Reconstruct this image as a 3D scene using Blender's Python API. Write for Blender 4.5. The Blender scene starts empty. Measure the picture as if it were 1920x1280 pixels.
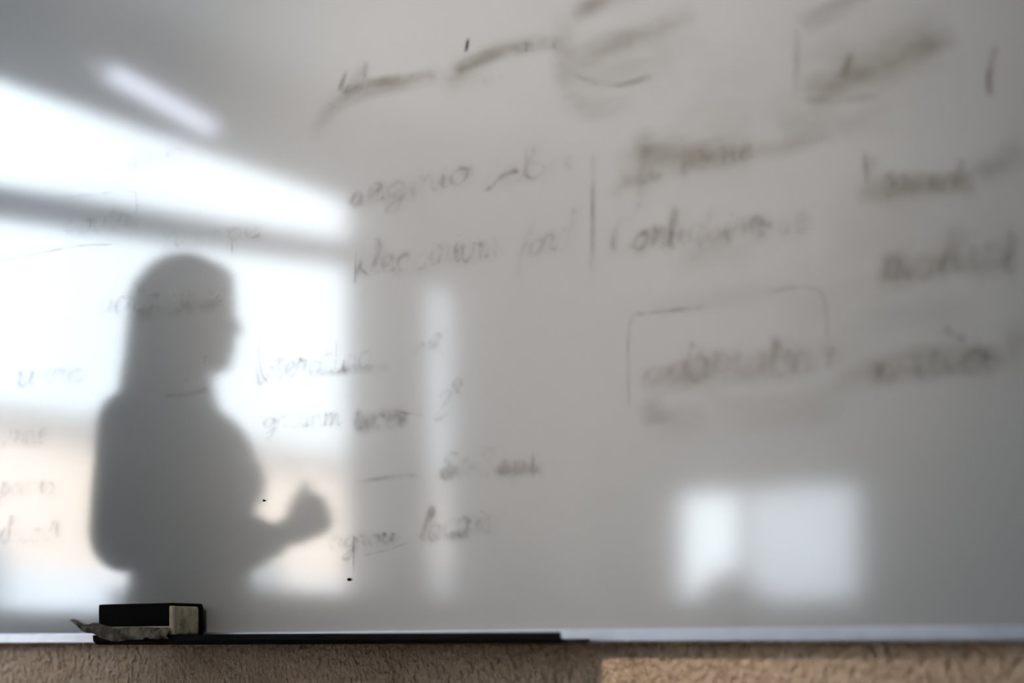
import bpy, bmesh, math, random
from mathutils import Vector, Matrix, noise as mnoise

random.seed(7)
SC = bpy.context.scene
COL = SC.collection

# ------------------------------------------------------------------ camera
YAW = math.radians(35.0)          # camera turned left of the board's normal
CAM = Vector((0.0, -1.5, 0.93))   # 1.5 m in front of the board (board face = plane y 0)
FPX, HOR = 3000.0, 1215.0         # focal length and horizon row in a 1920x1280 frame
cd = bpy.data.cameras.new('camera')
cam = bpy.data.objects.new('camera', cd); COL.objects.link(cam)
cam.location = CAM
cam.rotation_euler = (math.pi / 2, 0, YAW)
cd.sensor_width = 36.0
cd.lens = FPX * 36.0 / 1920.0
cd.shift_y = (HOR - 640.0) / 1920.0
cd.dof.use_dof = True
cd.dof.focus_distance = 2.05
cd.dof.aperture_fstop = 1.8
cd.clip_start = 0.05
cd.clip_end = 400
SC.camera = cam

# ------------------------------------------------------------------ world, sun, exposure
w = bpy.data.worlds.new('sky'); SC.world = w; w.use_nodes = True
SKY = 9.5
nt = w.node_tree; nt.nodes.clear()
wo = nt.nodes.new('ShaderNodeOutputWorld'); wb = nt.nodes.new('ShaderNodeBackground')
wb.inputs['Color'].default_value = (0.84, 0.905, 1.0, 1)
wb.inputs['Strength'].default_value = SKY
nt.links.new(wb.outputs[0], wo.inputs[0])

sd = bpy.data.lights.new('sun', 'SUN'); sd.energy = 16.0; sd.angle = 0.02; sd.color = (1.0, 0.91, 0.82)
so = bpy.data.objects.new('sun', sd); COL.objects.link(so)
so.rotation_euler = (0, math.radians(48), math.radians(-12))     # from the +x side, above the roof

SC.view_settings.view_transform = 'Standard'
SC.view_settings.look = 'None'
SC.view_settings.exposure = 0.0
SC.view_settings.gamma = 1.0
SC.view_settings.use_curve_mapping = False
SC.cycles.transparent_max_bounces = 32
SC.cycles.max_bounces = 10
SC.cycles.diffuse_bounces = 6
SC.cycles.caustics_reflective = True
SC.cycles.sample_clamp_indirect = 6.0

# ------------------------------------------------------------------ room dimensions
XL, XR = -4.0, 2.6        # left (window) wall, right wall
YB, YF = -5.0, 0.022      # back wall, wall behind the board
ZC = 2.95                 # ceiling
T = 0.18                  # wall thickness

# ------------------------------------------------------------------ helpers
def board_point(px, py, off=0.0):
    """The point on the board's face that a frame position shows (used to lay out the handwriting)."""
    c, s = math.cos(YAW), math.sin(YAW)
    a, b = (px - 960) / FPX, (HOR - py) / FPX
    d = Vector((-s + c * a, c + s * a, b))
    t = -CAM.y / d.y
    p = CAM + d * t
    return Vector((p.x, -off, p.z))

def obj(name, bm_or_me, mat, parent=None, smooth=False, loc=None, rot=None):
    if isinstance(bm_or_me, bmesh.types.BMesh):
        me = bpy.data.meshes.new(name); bm_or_me.to_mesh(me); bm_or_me.free()
    else:
        me = bm_or_me
    if smooth:
        for p in me.polygons: p.use_smooth = True
    if mat is not None and len(me.materials) == 0: me.materials.append(mat)
    o = bpy.data.objects.new(name, me); COL.objects.link(o)
    if parent is not None: o.parent = parent
    if loc is not None: o.location = loc
    if rot is not None: o.rotation_euler = rot
    return o

def empty(name, loc=(0, 0, 0), rz=0.0, parent=None):
    o = bpy.data.objects.new(name, None); COL.objects.link(o)
    o.location = loc; o.rotation_euler = (0, 0, rz); o.empty_display_size = 0.1
    if parent is not None: o.parent = parent
    return o

def tag(o, label, cat, group=None):
    o['label'] = label; o['category'] = cat
    if group: o['group'] = group
    return o

def structure(o, label=None):
    o['kind'] = 'structure'
    if label: o['label'] = label
    return o

def box(bm, x0, x1, y0, y1, z0, z1, bev=0.0, seg=2):
    vs = [bm.verts.new(p) for p in [(x0,y0,z0),(x1,y0,z0),(x1,y1,z0),(x0,y1,z0),(x0,y0,z1),(x1,y0,z1),(x1,y1,z1),(x0,y1,z1)]]
    fs = [(0,3,2,1),(4,5,6,7),(0,1,5,4),(1,2,6,5),(2,3,7,6),(3,0,4,7)]
    faces = [bm.faces.new([vs[i] for i in f]) for f in fs]
    if bev > 0:
        es = set()
        for f in faces:
            for e in f.edges: es.add(e)
        bmesh.ops.bevel(bm, geom=list(es), offset=bev, segments=seg, affect='EDGES', profile=0.5)
    return bm

def boxm(x0, x1, y0, y1, z0, z1, bev=0.0, seg=2):
    return box(bmesh.new(), x0, x1, y0, y1, z0, z1, bev, seg)

def capsule(bm, p0, p1, r0, r1, sy=1.0, n=16, m=5):
    """tapered capsule from p0 to p1; sy squashes along the local second axis"""
    p0, p1 = Vector(p0), Vector(p1)
    d = (p1 - p0); L = d.length; z = d.normalized()
    ref = Vector((1, 0, 0)) if abs(z.x) < 0.8 else Vector((0, 1, 0))
    x = (ref - z * ref.dot(z)).normalized(); y = z.cross(x)
    rings = []
    for i in range(m + 1):
        a = -math.pi / 2 + (math.pi / 2) * i / m
        rings.append((r0 * math.sin(a), r0 * math.cos(a)))
    for i in range(m + 1):
        a = (math.pi / 2) * i / m
        rings.append((L + r1 * math.sin(a), r1 * math.cos(a)))
    prev = None; tip0 = bm.verts.new(p0 - z * r0)
    for (h, r) in rings[1:-1]:
        cur = [bm.verts.new(p0 + z * h + x * (r * math.cos(2*math.pi*k/n)) + y * (r * sy * math.sin(2*math.pi*k/n))) for k in range(n)]
        if prev is None:
            for k in range(n): bm.faces.new((tip0, cur[(k+1) % n], cur[k]))
        else:
            for k in range(n): bm.faces.new((prev[k], prev[(k+1) % n], cur[(k+1) % n], cur[k]))
        prev = cur
    tip1 = bm.verts.new(p1 + z * r1)
    for k in range(n): bm.faces.new((tip1, prev[k], prev[(k+1) % n]))

def ellipsoid(bm, c, r, rot=None, u=20, v=12):
    M = Matrix.Translation(Vector(c)) @ ((rot or Matrix.Identity(3)).to_4x4()) @ Matrix.Diagonal((r[0], r[1], r[2], 1))
    bmesh.ops.create_uvsphere(bm, u_segments=u, v_segments=v, radius=1.0, matrix=M)

def remeshed(name, bm, voxel, smooth_iter=6, mat=None, parent=None, factor=0.5):
    me = bpy.data.meshes.new(name + '_src'); bm.to_mesh(me); bm.free()
    tmp = bpy.data.objects.new(name + '_src', me); COL.objects.link(tmp)
    md = tmp.modifiers.new('r', 'REMESH'); md.mode = 'VOXEL'; md.voxel_size = voxel
    if smooth_iter:
        sm = tmp.modifiers.new('s', 'SMOOTH'); sm.factor = factor; sm.iterations = smooth_iter
    dg = bpy.context.evaluated_depsgraph_get()
    out = bpy.data.meshes.new_from_object(tmp.evaluated_get(dg))
    bpy.data.objects.remove(tmp); bpy.data.meshes.remove(me)
    out.name = name; out.materials.clear()
    return obj(name, out, mat, parent, smooth=True)

# ------------------------------------------------------------------ materials
def mat_new(name):
    m = bpy.data.materials.new(name); m.use_nodes = True
    n = m.node_tree.nodes; n.clear()
    out = n.new('ShaderNodeOutputMaterial')
    return m, m.node_tree, out

def plain(name, col, rough=0.6, metal=0.0, var=0.12, scale=14.0, bump=0.0, bscale=60.0, ior=1.5, spec=0.5):
    """a principled surface with a little procedural mottling"""
    m, t, out = mat_new(name); n, l = t.nodes, t.links
    p = n.new('ShaderNodeBsdfPrincipled')
    tc = n.new('ShaderNodeTexCoord'); nz = n.new('ShaderNodeTexNoise')
    nz.inputs['Scale'].default_value = scale; nz.inputs['Detail'].default_value = 4
    l.new(tc.outputs['Object'], nz.inputs['Vector'])
    rp = n.new('ShaderNodeValToRGB')
    a = tuple(c * (1 - var) for c in col); b = tuple(min(1, c * (1 + var)) for c in col)
    rp.color_ramp.elements[0].position = 0.3; rp.color_ramp.elements[1].position = 0.7
    rp.color_ramp.elements[0].color = (*a, 1); rp.color_ramp.elements[1].color = (*b, 1)
    l.new(nz.outputs['Fac'], rp.inputs['Fac']); l.new(rp.outputs['Color'], p.inputs['Base Color'])
    p.inputs['Roughness'].default_value = rough; p.inputs['Metallic'].default_value = metal
    p.inputs['IOR'].default_value = ior; p.inputs['Specular IOR Level'].default_value = spec
    if bump > 0:
        n2 = n.new('ShaderNodeTexNoise'); n2.inputs['Scale'].default_value = bscale; n2.inputs['Detail'].default_value = 3
        l.new(tc.outputs['Object'], n2.inputs['Vector'])
        bp = n.new('ShaderNodeBump'); bp.inputs['Strength'].default_value = bump; bp.inputs['Distance'].default_value = 0.002
        l.new(n2.outputs['Fac'], bp.inputs['Height']); l.new(bp.outputs['Normal'], p.inputs['Normal'])
    l.new(p.outputs[0], out.inputs[0])
    return m

def mat_board():
    m, t, out = mat_new('whiteboard_enamel'); n, l = t.nodes, t.links
    p = n.new('ShaderNodeBsdfPrincipled')
    tc = n.new('ShaderNodeTexCoord')
    nz = n.new('ShaderNodeTexNoise'); nz.inputs['Scale'].default_value = 2.2; nz.inputs['Detail'].default_value = 5
    l.new(tc.outputs['Object'], nz.inputs['Vector'])
    rp = n.new('ShaderNodeValToRGB')
    rp.color_ramp.elements[0].position = 0.3; rp.color_ramp.elements[1].position = 0.75
    rp.color_ramp.elements[0].color = (0.425, 0.43, 0.445, 1); rp.color_ramp.elements[1].color = (0.465, 0.47, 0.485, 1)
    l.new(nz.outputs['Fac'], rp.inputs['Fac']); l.new(rp.outputs['Color'], p.inputs['Base Color'])
    p.inputs['Roughness'].default_value = 0.08
    p.inputs['IOR'].default_value = 1.9
    p.inputs['Coat Weight'].default_value = 0.22
    p.inputs['Coat Roughness'].default_value = 0.40
    p.inputs['Coat IOR'].default_value = 1.5
    l.new(p.outputs[0], out.inputs[0])
    return m

def mat_ink(name, col, strength, nscale=30.0, lo=0.40, hi=0.62, streak=1.0):
    """ghost of wiped marker ink: dull pigment that thins out in patches"""
    m, t, out = mat_new(name); n, l = t.nodes, t.links
    d = n.new('ShaderNodeBsdfDiffuse'); d.inputs['Color'].default_value = (*col, 1)
    tr = n.new('ShaderNodeBsdfTransparent')
    at = n.new('ShaderNodeAttribute'); at.attribute_name = 'ink'
    tc = n.new('ShaderNodeTexCoord')
    nz = n.new('ShaderNodeTexNoise'); nz.inputs['Scale'].default_value = nscale; nz.inputs['Detail'].default_value = 5
    mp = n.new('ShaderNodeMapping'); mp.inputs['Rotation'].default_value = (0, math.radians(24), 0); mp.inputs['Scale'].default_value = (1, 1, streak)   # along the wiping stroke
    l.new(tc.outputs['Object'], mp.inputs['Vector']); l.new(mp.outputs[0], nz.inputs['Vector'])
    mr = n.new('ShaderNodeMapRange'); mr.inputs['From Min'].default_value = lo; mr.inputs['From Max'].default_value = hi
    mr.inputs['To Min'].default_value = 0.14; mr.inputs['To Max'].default_value = 1.0
    l.new(nz.outputs['Fac'], mr.inputs['Value'])
    m1 = n.new('ShaderNodeMath'); m1.operation = 'MULTIPLY'; l.new(at.outputs['Fac'], m1.inputs[0]); l.new(mr.outputs[0], m1.inputs[1])
    m2 = n.new('ShaderNodeMath'); m2.operation = 'MULTIPLY'; m2.use_clamp = True; l.new(m1.outputs[0], m2.inputs[0]); m2.inputs[1].default_value = strength
    mx = n.new('ShaderNodeMixShader'); l.new(m2.outputs[0], mx.inputs[0]); l.new(tr.outputs[0], mx.inputs[1]); l.new(d.outputs[0], mx.inputs[2])
    l.new(mx.outputs[0], out.inputs[0])
    return m

def mat_wallpaint():
    """brown, slightly glossy stippled wall paint"""
    m, t, out = mat_new('stippled_brown_paint'); n, l = t.nodes, t.links
    p = n.new('ShaderNodeBsdfPrincipled')
    tc = n.new('ShaderNodeTexCoord'); mp = n.new('ShaderNodeMapping')
    mp.inputs['Rotation'].default_value = (0, math.radians(-42), 0); mp.inputs['Scale'].default_value = (0.85, 1.0, 0.60)
    l.new(tc.outputs['Object'], mp.inputs['Vector'])
    n1 = n.new('ShaderNodeTexNoise'); n1.inputs['Scale'].default_value = 205; n1.inputs['Detail'].default_value = 1.0; n1.inputs['Roughness'].default_value = 0.4
    l.new(mp.outputs[0], n1.inputs['Vector'])
    bp = n.new('ShaderNodeBump'); bp.inputs['Strength'].default_value = 1.0; bp.inputs['Distance'].default_value = 0.011
    l.new(n1.outputs['Fac'], bp.inputs['Height']); l.new(bp.outputs['Normal'], p.inputs['Normal'])
    n2 = n.new('ShaderNodeTexNoise'); n2.inputs['Scale'].default_value = 9; n2.inputs['Detail'].default_value = 4
    l.new(tc.outputs['Object'], n2.inputs['Vector'])
    rp = n.new('ShaderNodeValToRGB')
    rp.color_ramp.elements[0].position = 0.32; rp.color_ramp.elements[1].position = 0.7
    rp.color_ramp.elements[0].color = (0.66, 0.46, 0.31, 1); rp.color_ramp.elements[1].color = (0.80, 0.585, 0.41, 1)
    l.new(n2.outputs['Fac'], rp.inputs['Fac']); l.new(rp.outputs['Color'], p.inputs['Base Color'])
    p.inputs['Roughness'].default_value = 0.30; p.inputs['IOR'].default_value = 1.55
    l.new(p.outputs[0], out.inputs[0])
    return m

def mat_glass():
    m, t, out = mat_new('window_glass'); n, l = t.nodes, t.links
    tr = n.new('ShaderNodeBsdfTransparent'); tr.inputs['Color'].default_value = (0.96, 0.98, 0.97, 1)
    gl = n.new('ShaderNodeBsdfGlossy'); gl.inputs['Roughness'].default_value = 0.02
    fr = n.new('ShaderNodeFresnel'); fr.inputs['IOR'].default_value = 1.45
    ge = n.new('ShaderNodeNewGeometry'); k = n.new('ShaderNodeMath'); k.operation = 'SUBTRACT'; k.inputs[0].default_value = 1.0
    l.new(ge.outputs['Backfacing'], k.inputs[1])
    k2 = n.new('ShaderNodeMath'); k2.operation = 'MULTIPLY'; l.new(fr.outputs[0], k2.inputs[0]); l.new(k.outputs[0], k2.inputs[1])   # reflect once, at the outer skin
    mx = n.new('ShaderNodeMixShader'); l.new(k2.outputs[0], mx.inputs[0]); l.new(tr.outputs[0], mx.inputs[1]); l.new(gl.outputs[0], mx.inputs[2])
    l.new(mx.outputs[0], out.inputs[0])
    return m

def mat_net():
    """thin net curtain: threads with open gaps between them"""
    m, t, out = mat_new('net_fabric'); n, l = t.nodes, t.links
    tr = n.new('ShaderNodeBsdfTransparent')
    ts = n.new('ShaderNodeBsdfTranslucent'); ts.inputs['Color'].default_value = (0.78, 0.82, 0.9, 1)
    df = n.new('ShaderNodeBsdfDiffuse'); df.inputs['Color'].default_value = (0.78, 0.82, 0.9, 1)
    a = n.new('ShaderNodeMixShader'); a.inputs[0].default_value = 0.5
    l.new(ts.outputs[0], a.inputs[1]); l.new(df.outputs[0], a.inputs[2])
    tc = n.new('ShaderNodeTexCoord'); nz = n.new('ShaderNodeTexNoise'); nz.inputs['Scale'].default_value = 30
    l.new(tc.outputs['Object'], nz.inputs['Vector'])
    mr = n.new('ShaderNodeMapRange'); mr.inputs['To Min'].default_value = 0.45; mr.inputs['To Max'].default_value = 0.65
    l.new(nz.outputs['Fac'], mr.inputs['Value'])
    mx = n.new('ShaderNodeMixShader'); l.new(mr.outputs[0], mx.inputs[0]); l.new(tr.outputs[0], mx.inputs[1]); l.new(a.outputs[0], mx.inputs[2])
    l.new(mx.outputs[0], out.inputs[0])
    return m

def mat_emit(name, col, s):
    m, t, out = mat_new(name); n, l = t.nodes, t.links
    e = n.new('ShaderNodeEmission'); e.inputs['Color'].default_value = (*col, 1); e.inputs['Strength'].default_value = s
    l.new(e.outputs[0], out.inputs[0])
    return m

def mat_felt():
    """cream eraser felt, stained grey by ink"""
    m, t, out = mat_new('stained_cream_felt'); n, l = t.nodes, t.links
    p = n.new('ShaderNodeBsdfPrincipled'); p.inputs['Roughness'].default_value = 0.95
    tc = n.new('ShaderNodeTexCoord'); nz = n.new('ShaderNodeTexNoise'); nz.inputs['Scale'].default_value = 55; nz.inputs['Detail'].default_value = 5
    l.new(tc.outputs['Object'], nz.inputs['Vector'])
    rp = n.new('ShaderNodeValToRGB'); e = rp.color_ramp.elements
    e[0].position = 0.3; e[0].color = (0.24, 0.20, 0.13, 1)
    e[1].position = 0.55; e[1].color = (0.66, 0.60, 0.44, 1)
    l.new(nz.outputs['Fac'], rp.inputs['Fac']); l.new(rp.outputs['Color'], p.inputs['Base Color'])
    bp = n.new('ShaderNodeBump'); bp.inputs['Strength'].default_value = 0.5; bp.inputs['Distance'].default_value = 0.002
    n2 = n.new('ShaderNodeTexNoise'); n2.inputs['Scale'].default_value = 260; l.new(tc.outputs['Object'], n2.inputs['Vector'])
    l.new(n2.outputs['Fac'], bp.inputs['Height']); l.new(bp.outputs['Normal'], p.inputs['Normal'])
    l.new(p.outputs[0], out.inputs[0])
    return m

def mat_paper():
    """torn, ink-dirty cloth layer of the eraser"""
    m, t, out = mat_new('dirty_cloth'); n, l = t.nodes, t.links
    p = n.new('ShaderNodeBsdfPrincipled'); p.inputs['Roughness'].default_value = 0.95
    tc = n.new('ShaderNodeTexCoord'); nz = n.new('ShaderNodeTexNoise'); nz.inputs['Scale'].default_value = 70; nz.inputs['Detail'].default_value = 6
    l.new(tc.outputs['Object'], nz.inputs['Vector'])
    rp = n.new('ShaderNodeValToRGB'); e = rp.color_ramp.elements
    e[0].position = 0.34; e[0].color = (0.12, 0.10, 0.085, 1)
    e[1].position = 0.66; e[1].color = (0.62, 0.56, 0.48, 1)
    l.new(nz.outputs['Fac'], rp.inputs['Fac']); l.new(rp.outputs['Color'], p.inputs['Base Color'])
    l.new(p.outputs[0], out.inputs[0])
    return m

M = dict(
    board=mat_board(), wallpaint=mat_wallpaint(), glass=mat_glass(), net=mat_net(), felt=mat_felt(), cloth=mat_paper(),
    alu=plain('anodised_aluminium', (0.58, 0.61, 0.70), 0.38, 0.85, 0.05, 40),
    black=plain('black_plastic', (0.003, 0.003, 0.0035), 0.5, 0, 0.2, 30, spec=0.06),
    traym=plain('black_tray_plastic', (0.004, 0.004, 0.0045), 0.55, 0, 0.2, 30, spec=0.08),
    wall=plain('pale_wall_paint', (0.46, 0.455, 0.445), 0.8, 0, 0.05, 6, 0.3, 180),
    ceil=plain('white_ceiling_paint', (0.74, 0.735, 0.72), 0.9, 0, 0.03, 5),
    floor=plain('grey_linoleum', (0.27, 0.255, 0.235), 0.45, 0, 0.18, 26),
    frame=plain('grey_window_frame', (0.34, 0.36, 0.40), 0.45, 0, 0.06, 20),
    sill=plain('white_sill', (0.62, 0.62, 0.62), 0.4, 0, 0.05, 12),
    curtain=plain('grey_blue_curtain', (0.22, 0.235, 0.27), 0.95, 0, 0.12, 30),
    blind=plain('grey_blind_fabric', (0.42, 0.42, 0.43), 0.9, 0, 0.05, 40),
    rod=plain('dark_rod_metal', (0.12, 0.12, 0.13), 0.35, 0.8, 0.1, 30),
    cab=plain('grey_cabinet_laminate', (0.36, 0.36, 0.38), 0.5, 0, 0.08, 12),
    cabtop=plain('dark_cabinet_top', (0.22, 0.22, 0.23), 0.5, 0, 0.1, 18),
    skin=plain('skin', (0.50, 0.34, 0.26), 0.55, 0, 0.06, 30),
    hair=plain('dark_brown_hair', (0.035, 0.026, 0.022), 0.5, 0, 0.4, 60, 0.8, 140),
    shirt=plain('dark_grey_jersey', (0.075, 0.08, 0.095), 0.95, 0, 0.18, 40, 0.5, 90),
    jeans=plain('dark_denim', (0.045, 0.055, 0.085), 0.9, 0, 0.2, 60),
    shoe=plain('black_leather', (0.02, 0.02, 0.022), 0.4, 0, 0.2, 30),
    eye=plain('eye_white', (0.75, 0.74, 0.72), 0.2, 0, 0.02, 30),
    iris=plain('dark_iris', (0.03, 0.02, 0.015), 0.2, 0, 0.1, 30),
    lamp=mat_emit('cool_tube_light', (0.78, 0.84, 1.0), 7.5),
    lampbody=plain('white_lamp_housing', (0.62, 0.64, 0.68), 0.45, 0, 0.03, 20),
    facade=plain('cream_render', (0.83, 0.71, 0.63), 0.9, 0, 0.06, 1.2),
    roof=plain('grey_roof_tiles', (0.62, 0.66, 0.70), 0.8, 0, 0.12, 3),
    pave=plain('light_paving', (0.52, 0.52, 0.50), 0.9, 0, 0.1, 0.6),
    housewin=plain('dark_house_glass', (0.20, 0.24, 0.28), 0.1, 0, 0.1, 2),
    leaf=plain('dark_green_leaf', (0.03, 0.06, 0.03), 0.5, 0, 0.3, 20),
    pot=plain('terracotta', (0.25, 0.11, 0.07), 0.8, 0, 0.15, 20),
    soil=plain('potting_soil', (0.03, 0.022, 0.016), 0.95, 0, 0.3, 60),
)
INK = dict(
    brown=mat_ink('ghost_ink_brown', (0.19, 0.15, 0.11), 0.8),
    grey=mat_ink('ghost_ink_grey', (0.20, 0.18, 0.17), 0.75),
    pale=mat_ink('ghost_ink_pale', (0.80, 0.79, 0.78), 0.9),
    red=mat_ink('ghost_ink_red_brown', (0.30, 0.20, 0.18), 1.0),
    smear=mat_ink('wiped_ink_smear', (0.24, 0.20, 0.15), 0.9, 13.0, 0.30, 0.72, 2.6),
    dot=mat_ink('dried_ink_dot', (0.01, 0.01, 0.01), 1.0, 3.0, -1, 0),
)

# ------------------------------------------------------------------ room shell
def shell():
    bm = boxm(XL - T, XR + T, YB - T, YF + T, -0.12, 0.0)
    structure(obj('floor', bm, M['floor']))
    bm = boxm(XL - T, XR + T, YB - T, YF + T, ZC, ZC + 0.15)
    structure(obj('ceiling', bm, M['ceil']))
    bm = boxm(XL - T, XR + T, YF, YF + T, 0, ZC)
    structure(obj('wall_front', bm, M['wallpaint']), 'brown stippled wall that the whiteboard hangs on')
    structure(obj('wall_right', wall_with_holes('x', XR, XR + T, YB, YF, R_OPEN), M['wall']))
    structure(obj('wall_left', wall_with_holes('x', XL - T, XL, YB, YF, L_OPEN), M['wall']))
    structure(obj('wall_back', wall_with_holes('y', YB - T, YB, XL, XR, B_OPEN), M['wall']))

def wall_with_holes(axis, t0, t1, a0, a1, holes):
    """one wall solid with rectangular openings (a from, a to, z from, z to)"""
    bm = bmesh.new()
    cuts = sorted(holes)
    def put(u0, u1, z0, z1):
        if u1 - u0 < 1e-4 or z1 - z0 < 1e-4: return
        if axis == 'x': box(bm, t0, t1, u0, u1, z0, z1)
        else: box(bm, u0, u1, t0, t1, z0, z1)
    u = a0
    for (h0, h1, z0, z1) in cuts:
        put(u, h0, 0, ZC); put(h0, h1, 0, z0); put(h0, h1, z1, ZC); u = h1
    put(u, a1, 0, ZC)
    return bm

W1 = (-3.32, -1.30, 1.00, 2.73)       # big window beside the board
W2 = (-4.30, -3.46, 1.00, 2.50)       # curtained window
W3 = (-3.70, -2.72, 1.10, 2.30)       # back window, blind half down
L_OPEN = [W2, W1]; B_OPEN = [W3]; R_OPEN = []
shell()
structure(obj('ground', boxm(-70, 60, -70, 60, -0.6, -0.5), M['pave']), 'pale paved ground outside the windows')

# ------------------------------------------------------------------ windows
def window(name, axis, plane, o, label, transom=None, mull=(), inward=1):
    """frame bars, panes and sill; plane = outer coordinate of the glass; o = opening"""
    a0, a1, z0, z1 = o; root = structure(empty(name, (0, 0, 0)), label)
    def B(u0, u1, v0, v1, zz0, zz1, bev=0.004):
        if axis == 'x': return boxm(v0, v1, u0, u1, zz0, zz1, bev, 1)
        return boxm(u0, u1, v0, v1, zz0, zz1, bev, 1)
    f = 0.05; p0, p1 = plane - 0.03, plane + 0.03
    obj('window_frame', B(a0, a1, p0, p1, z0, z0 + f), M['frame'], root)
    obj('window_frame', B(a0, a1, p0, p1, z1 - f, z1), M['frame'], root)
    obj('window_frame', B(a0, a0 + f, p0, p1, z0 + f, z1 - f), M['frame'], root)
    obj('window_frame', B(a1 - f, a1, p0, p1, z0 + f, z1 - f), M['frame'], root)
    cols = [a0 + f] + list(mull) + [a1 - f]
    for m_ in mull: obj('mullion', B(m_ - 0.022, m_ + 0.022, p0, p1, z0 + f, z1 - f), M['frame'], root)
    for c0, c1 in zip(cols[:-1], cols[1:]):
        obj('pane', B(c0, c1, plane - 0.003, plane + 0.003, z0 + f, z1 - f, 0), M['glass'], root)
    if transom:
        (ua, za), (ub, zb), h = transom
        bm = bmesh.new(); vs = []
        for (u, z) in ((ua, za), (ub, zb)):
            for dv in (-0.05, 0.05):
                for dz in (-h / 2, h / 2):
                    vs.append(bm.verts.new((plane + dv, u, z + dz) if axis == 'x' else (u, plane + dv, z + dz)))
        for q in ((0,1,3,2),(4,6,7,5),(0,2,6,4),(1,5,7,3),(0,4,5,1),(2,3,7,6)): bm.faces.new([vs[i] for i in q])
        bmesh.ops.recalc_face_normals(bm, faces=bm.faces)
        obj('transom', bm, M['frame'], root)
    s0, s1 = (plane + 0.03, plane + 0.18) if inward > 0 else (plane - 0.18, plane - 0.03)
    obj('window_sill', B(a0, a1, s0, s1, z0 - 0.0, z0 + 0.022), M['sill'], root)
    return root

window('window_1', 'x', XL - 0.11, W1, 'large daylit window beside the person, crossed by a grey rail',
       transom=((-3.28, 2.47), (-1.34, 2.267), 0.085))
window('window_2', 'x', XL - 0.11, W2, 'curtained window showing a bright upright slit of daylight', mull=(-3.95,))
window('window_3', 'y', YB - 0.11, W3, 'small back window with two bright panes under a half lowered blind', mull=(-3.33,))

# ------------------------------------------------------------------ whiteboard
BX0, BX1, BZ0, BZ1 = -2.62, -0.22, 0.937, 2.14
wbd = tag(empty('whiteboard', (0, 0, 0)), 'large glossy whiteboard with wiped handwriting and mirrored windows, on the brown wall', 'whiteboard')
panel = obj('panel', boxm(BX0 + 0.008, BX1 - 0.008, 0.0, 0.018, BZ0 + 0.006, BZ1 - 0.006), M['board'], wbd)
def rail(x0, x1, z0, z1): return obj('frame_rail', boxm(x0, x1, -0.006, 0.0215, z0, z1, 0.0015, 2), M['alu'], wbd)
rail(BX0, BX1, BZ0, BZ0 + 0.0145); rail(BX0, BX1, BZ1 - 0.0145, BZ1)
rail(BX0, BX0 + 0.0145, BZ0 + 0.0145, BZ1 - 0.0145); rail(BX1 - 0.0145, BX1, BZ0 + 0.0145, BZ1 - 0.0145)
# pen tray: open trough, profile in (y, z)
TX0, TX1 = -1.690, -0.942
prof = [(-0.006, 0.9375), (-0.052, 0.9345), (-0.060, 0.9352), (-0.0655, 0.9400), (-0.066, 0.9466), (-0.0645, 0.9476), (-0.0632, 0.9466),
        (-0.0625, 0.9420), (-0.058, 0.9390), (-0.050, 0.9375), (-0.006, 0.9405)]
bm = bmesh.new()
A = [bm.verts.new((TX0, y, z)) for y, z in prof]; Bv = [bm.verts.new((TX1, y, z)) for y, z in prof]
for i in range(len(prof)):
    j = (i + 1) % len(prof); bm.faces.new((A[i], A[j], Bv[j], Bv[i]))
bm.faces.new(A); bm.faces.new(list(reversed(Bv)))
bmesh.ops.recalc_face_normals(bm, faces=bm.faces)
tray = obj('pen_tray', bm, M['traym'], wbd); tray['label'] = 'black pen tray under the board'

# ------------------------------------------------------------------ eraser
EX0, EX1, EY0, EY1, EZ0, EZ1 = -1.684, -1.541, -0.0605, -0.007, 0.9410, 0.9880
er = tag(empty('board_eraser', ((EX0 + EX1) / 2, (EY0 + EY1) / 2, EZ0)), 'black and cream board eraser with a torn dirty cloth layer, on the pen tray', 'eraser')
ex, ey = (EX1 - EX0) / 2, (EY1 - EY0) / 2; eh = EZ1 - EZ0
bm = bmesh.new()   # felt block with a slightly bulged, rounded end
box(bm, -ex + 0.002, ex, -ey + 0.004, ey - 0.007, 0.006, eh - 0.003, 0.004, 3)
obj('felt_block', bm, M['felt'], er, smooth=False)
obj('handle_plate', boxm(-ex, ex - 0.006, -ey - 0.001, -ey + 0.0045, 0.0175, eh, 0.0015, 2), M['black'], er)
obj('top_shell', boxm(-ex, ex - 0.002, -ey - 0.0005, ey, eh - 0.0035, eh + 0.0008, 0.0016, 2), M['black'], er)
obj('back_shell', boxm(-ex, ex + 0.0005, ey - 0.0085, ey, 0.003, eh, 0.003, 2), M['black'], er)
# cream edge strip that folds round the front corner
bm = bmesh.new(); box(bm, ex - 0.0072, ex + 0.0008, -ey - 0.0014, -ey + 0.0055, 0.004, eh - 0.003, 0.002, 2); box(bm, -ex + 0.02, ex - 0.006, -ey - 0.0014, -ey + 0.004, 0.012, 0.0178, 0.0015, 2)
e_ = obj('edge_strip', bm, plain('cream_binding', (0.60, 0.55, 0.44), 0.9, 0, 0.12, 80), er)
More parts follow.
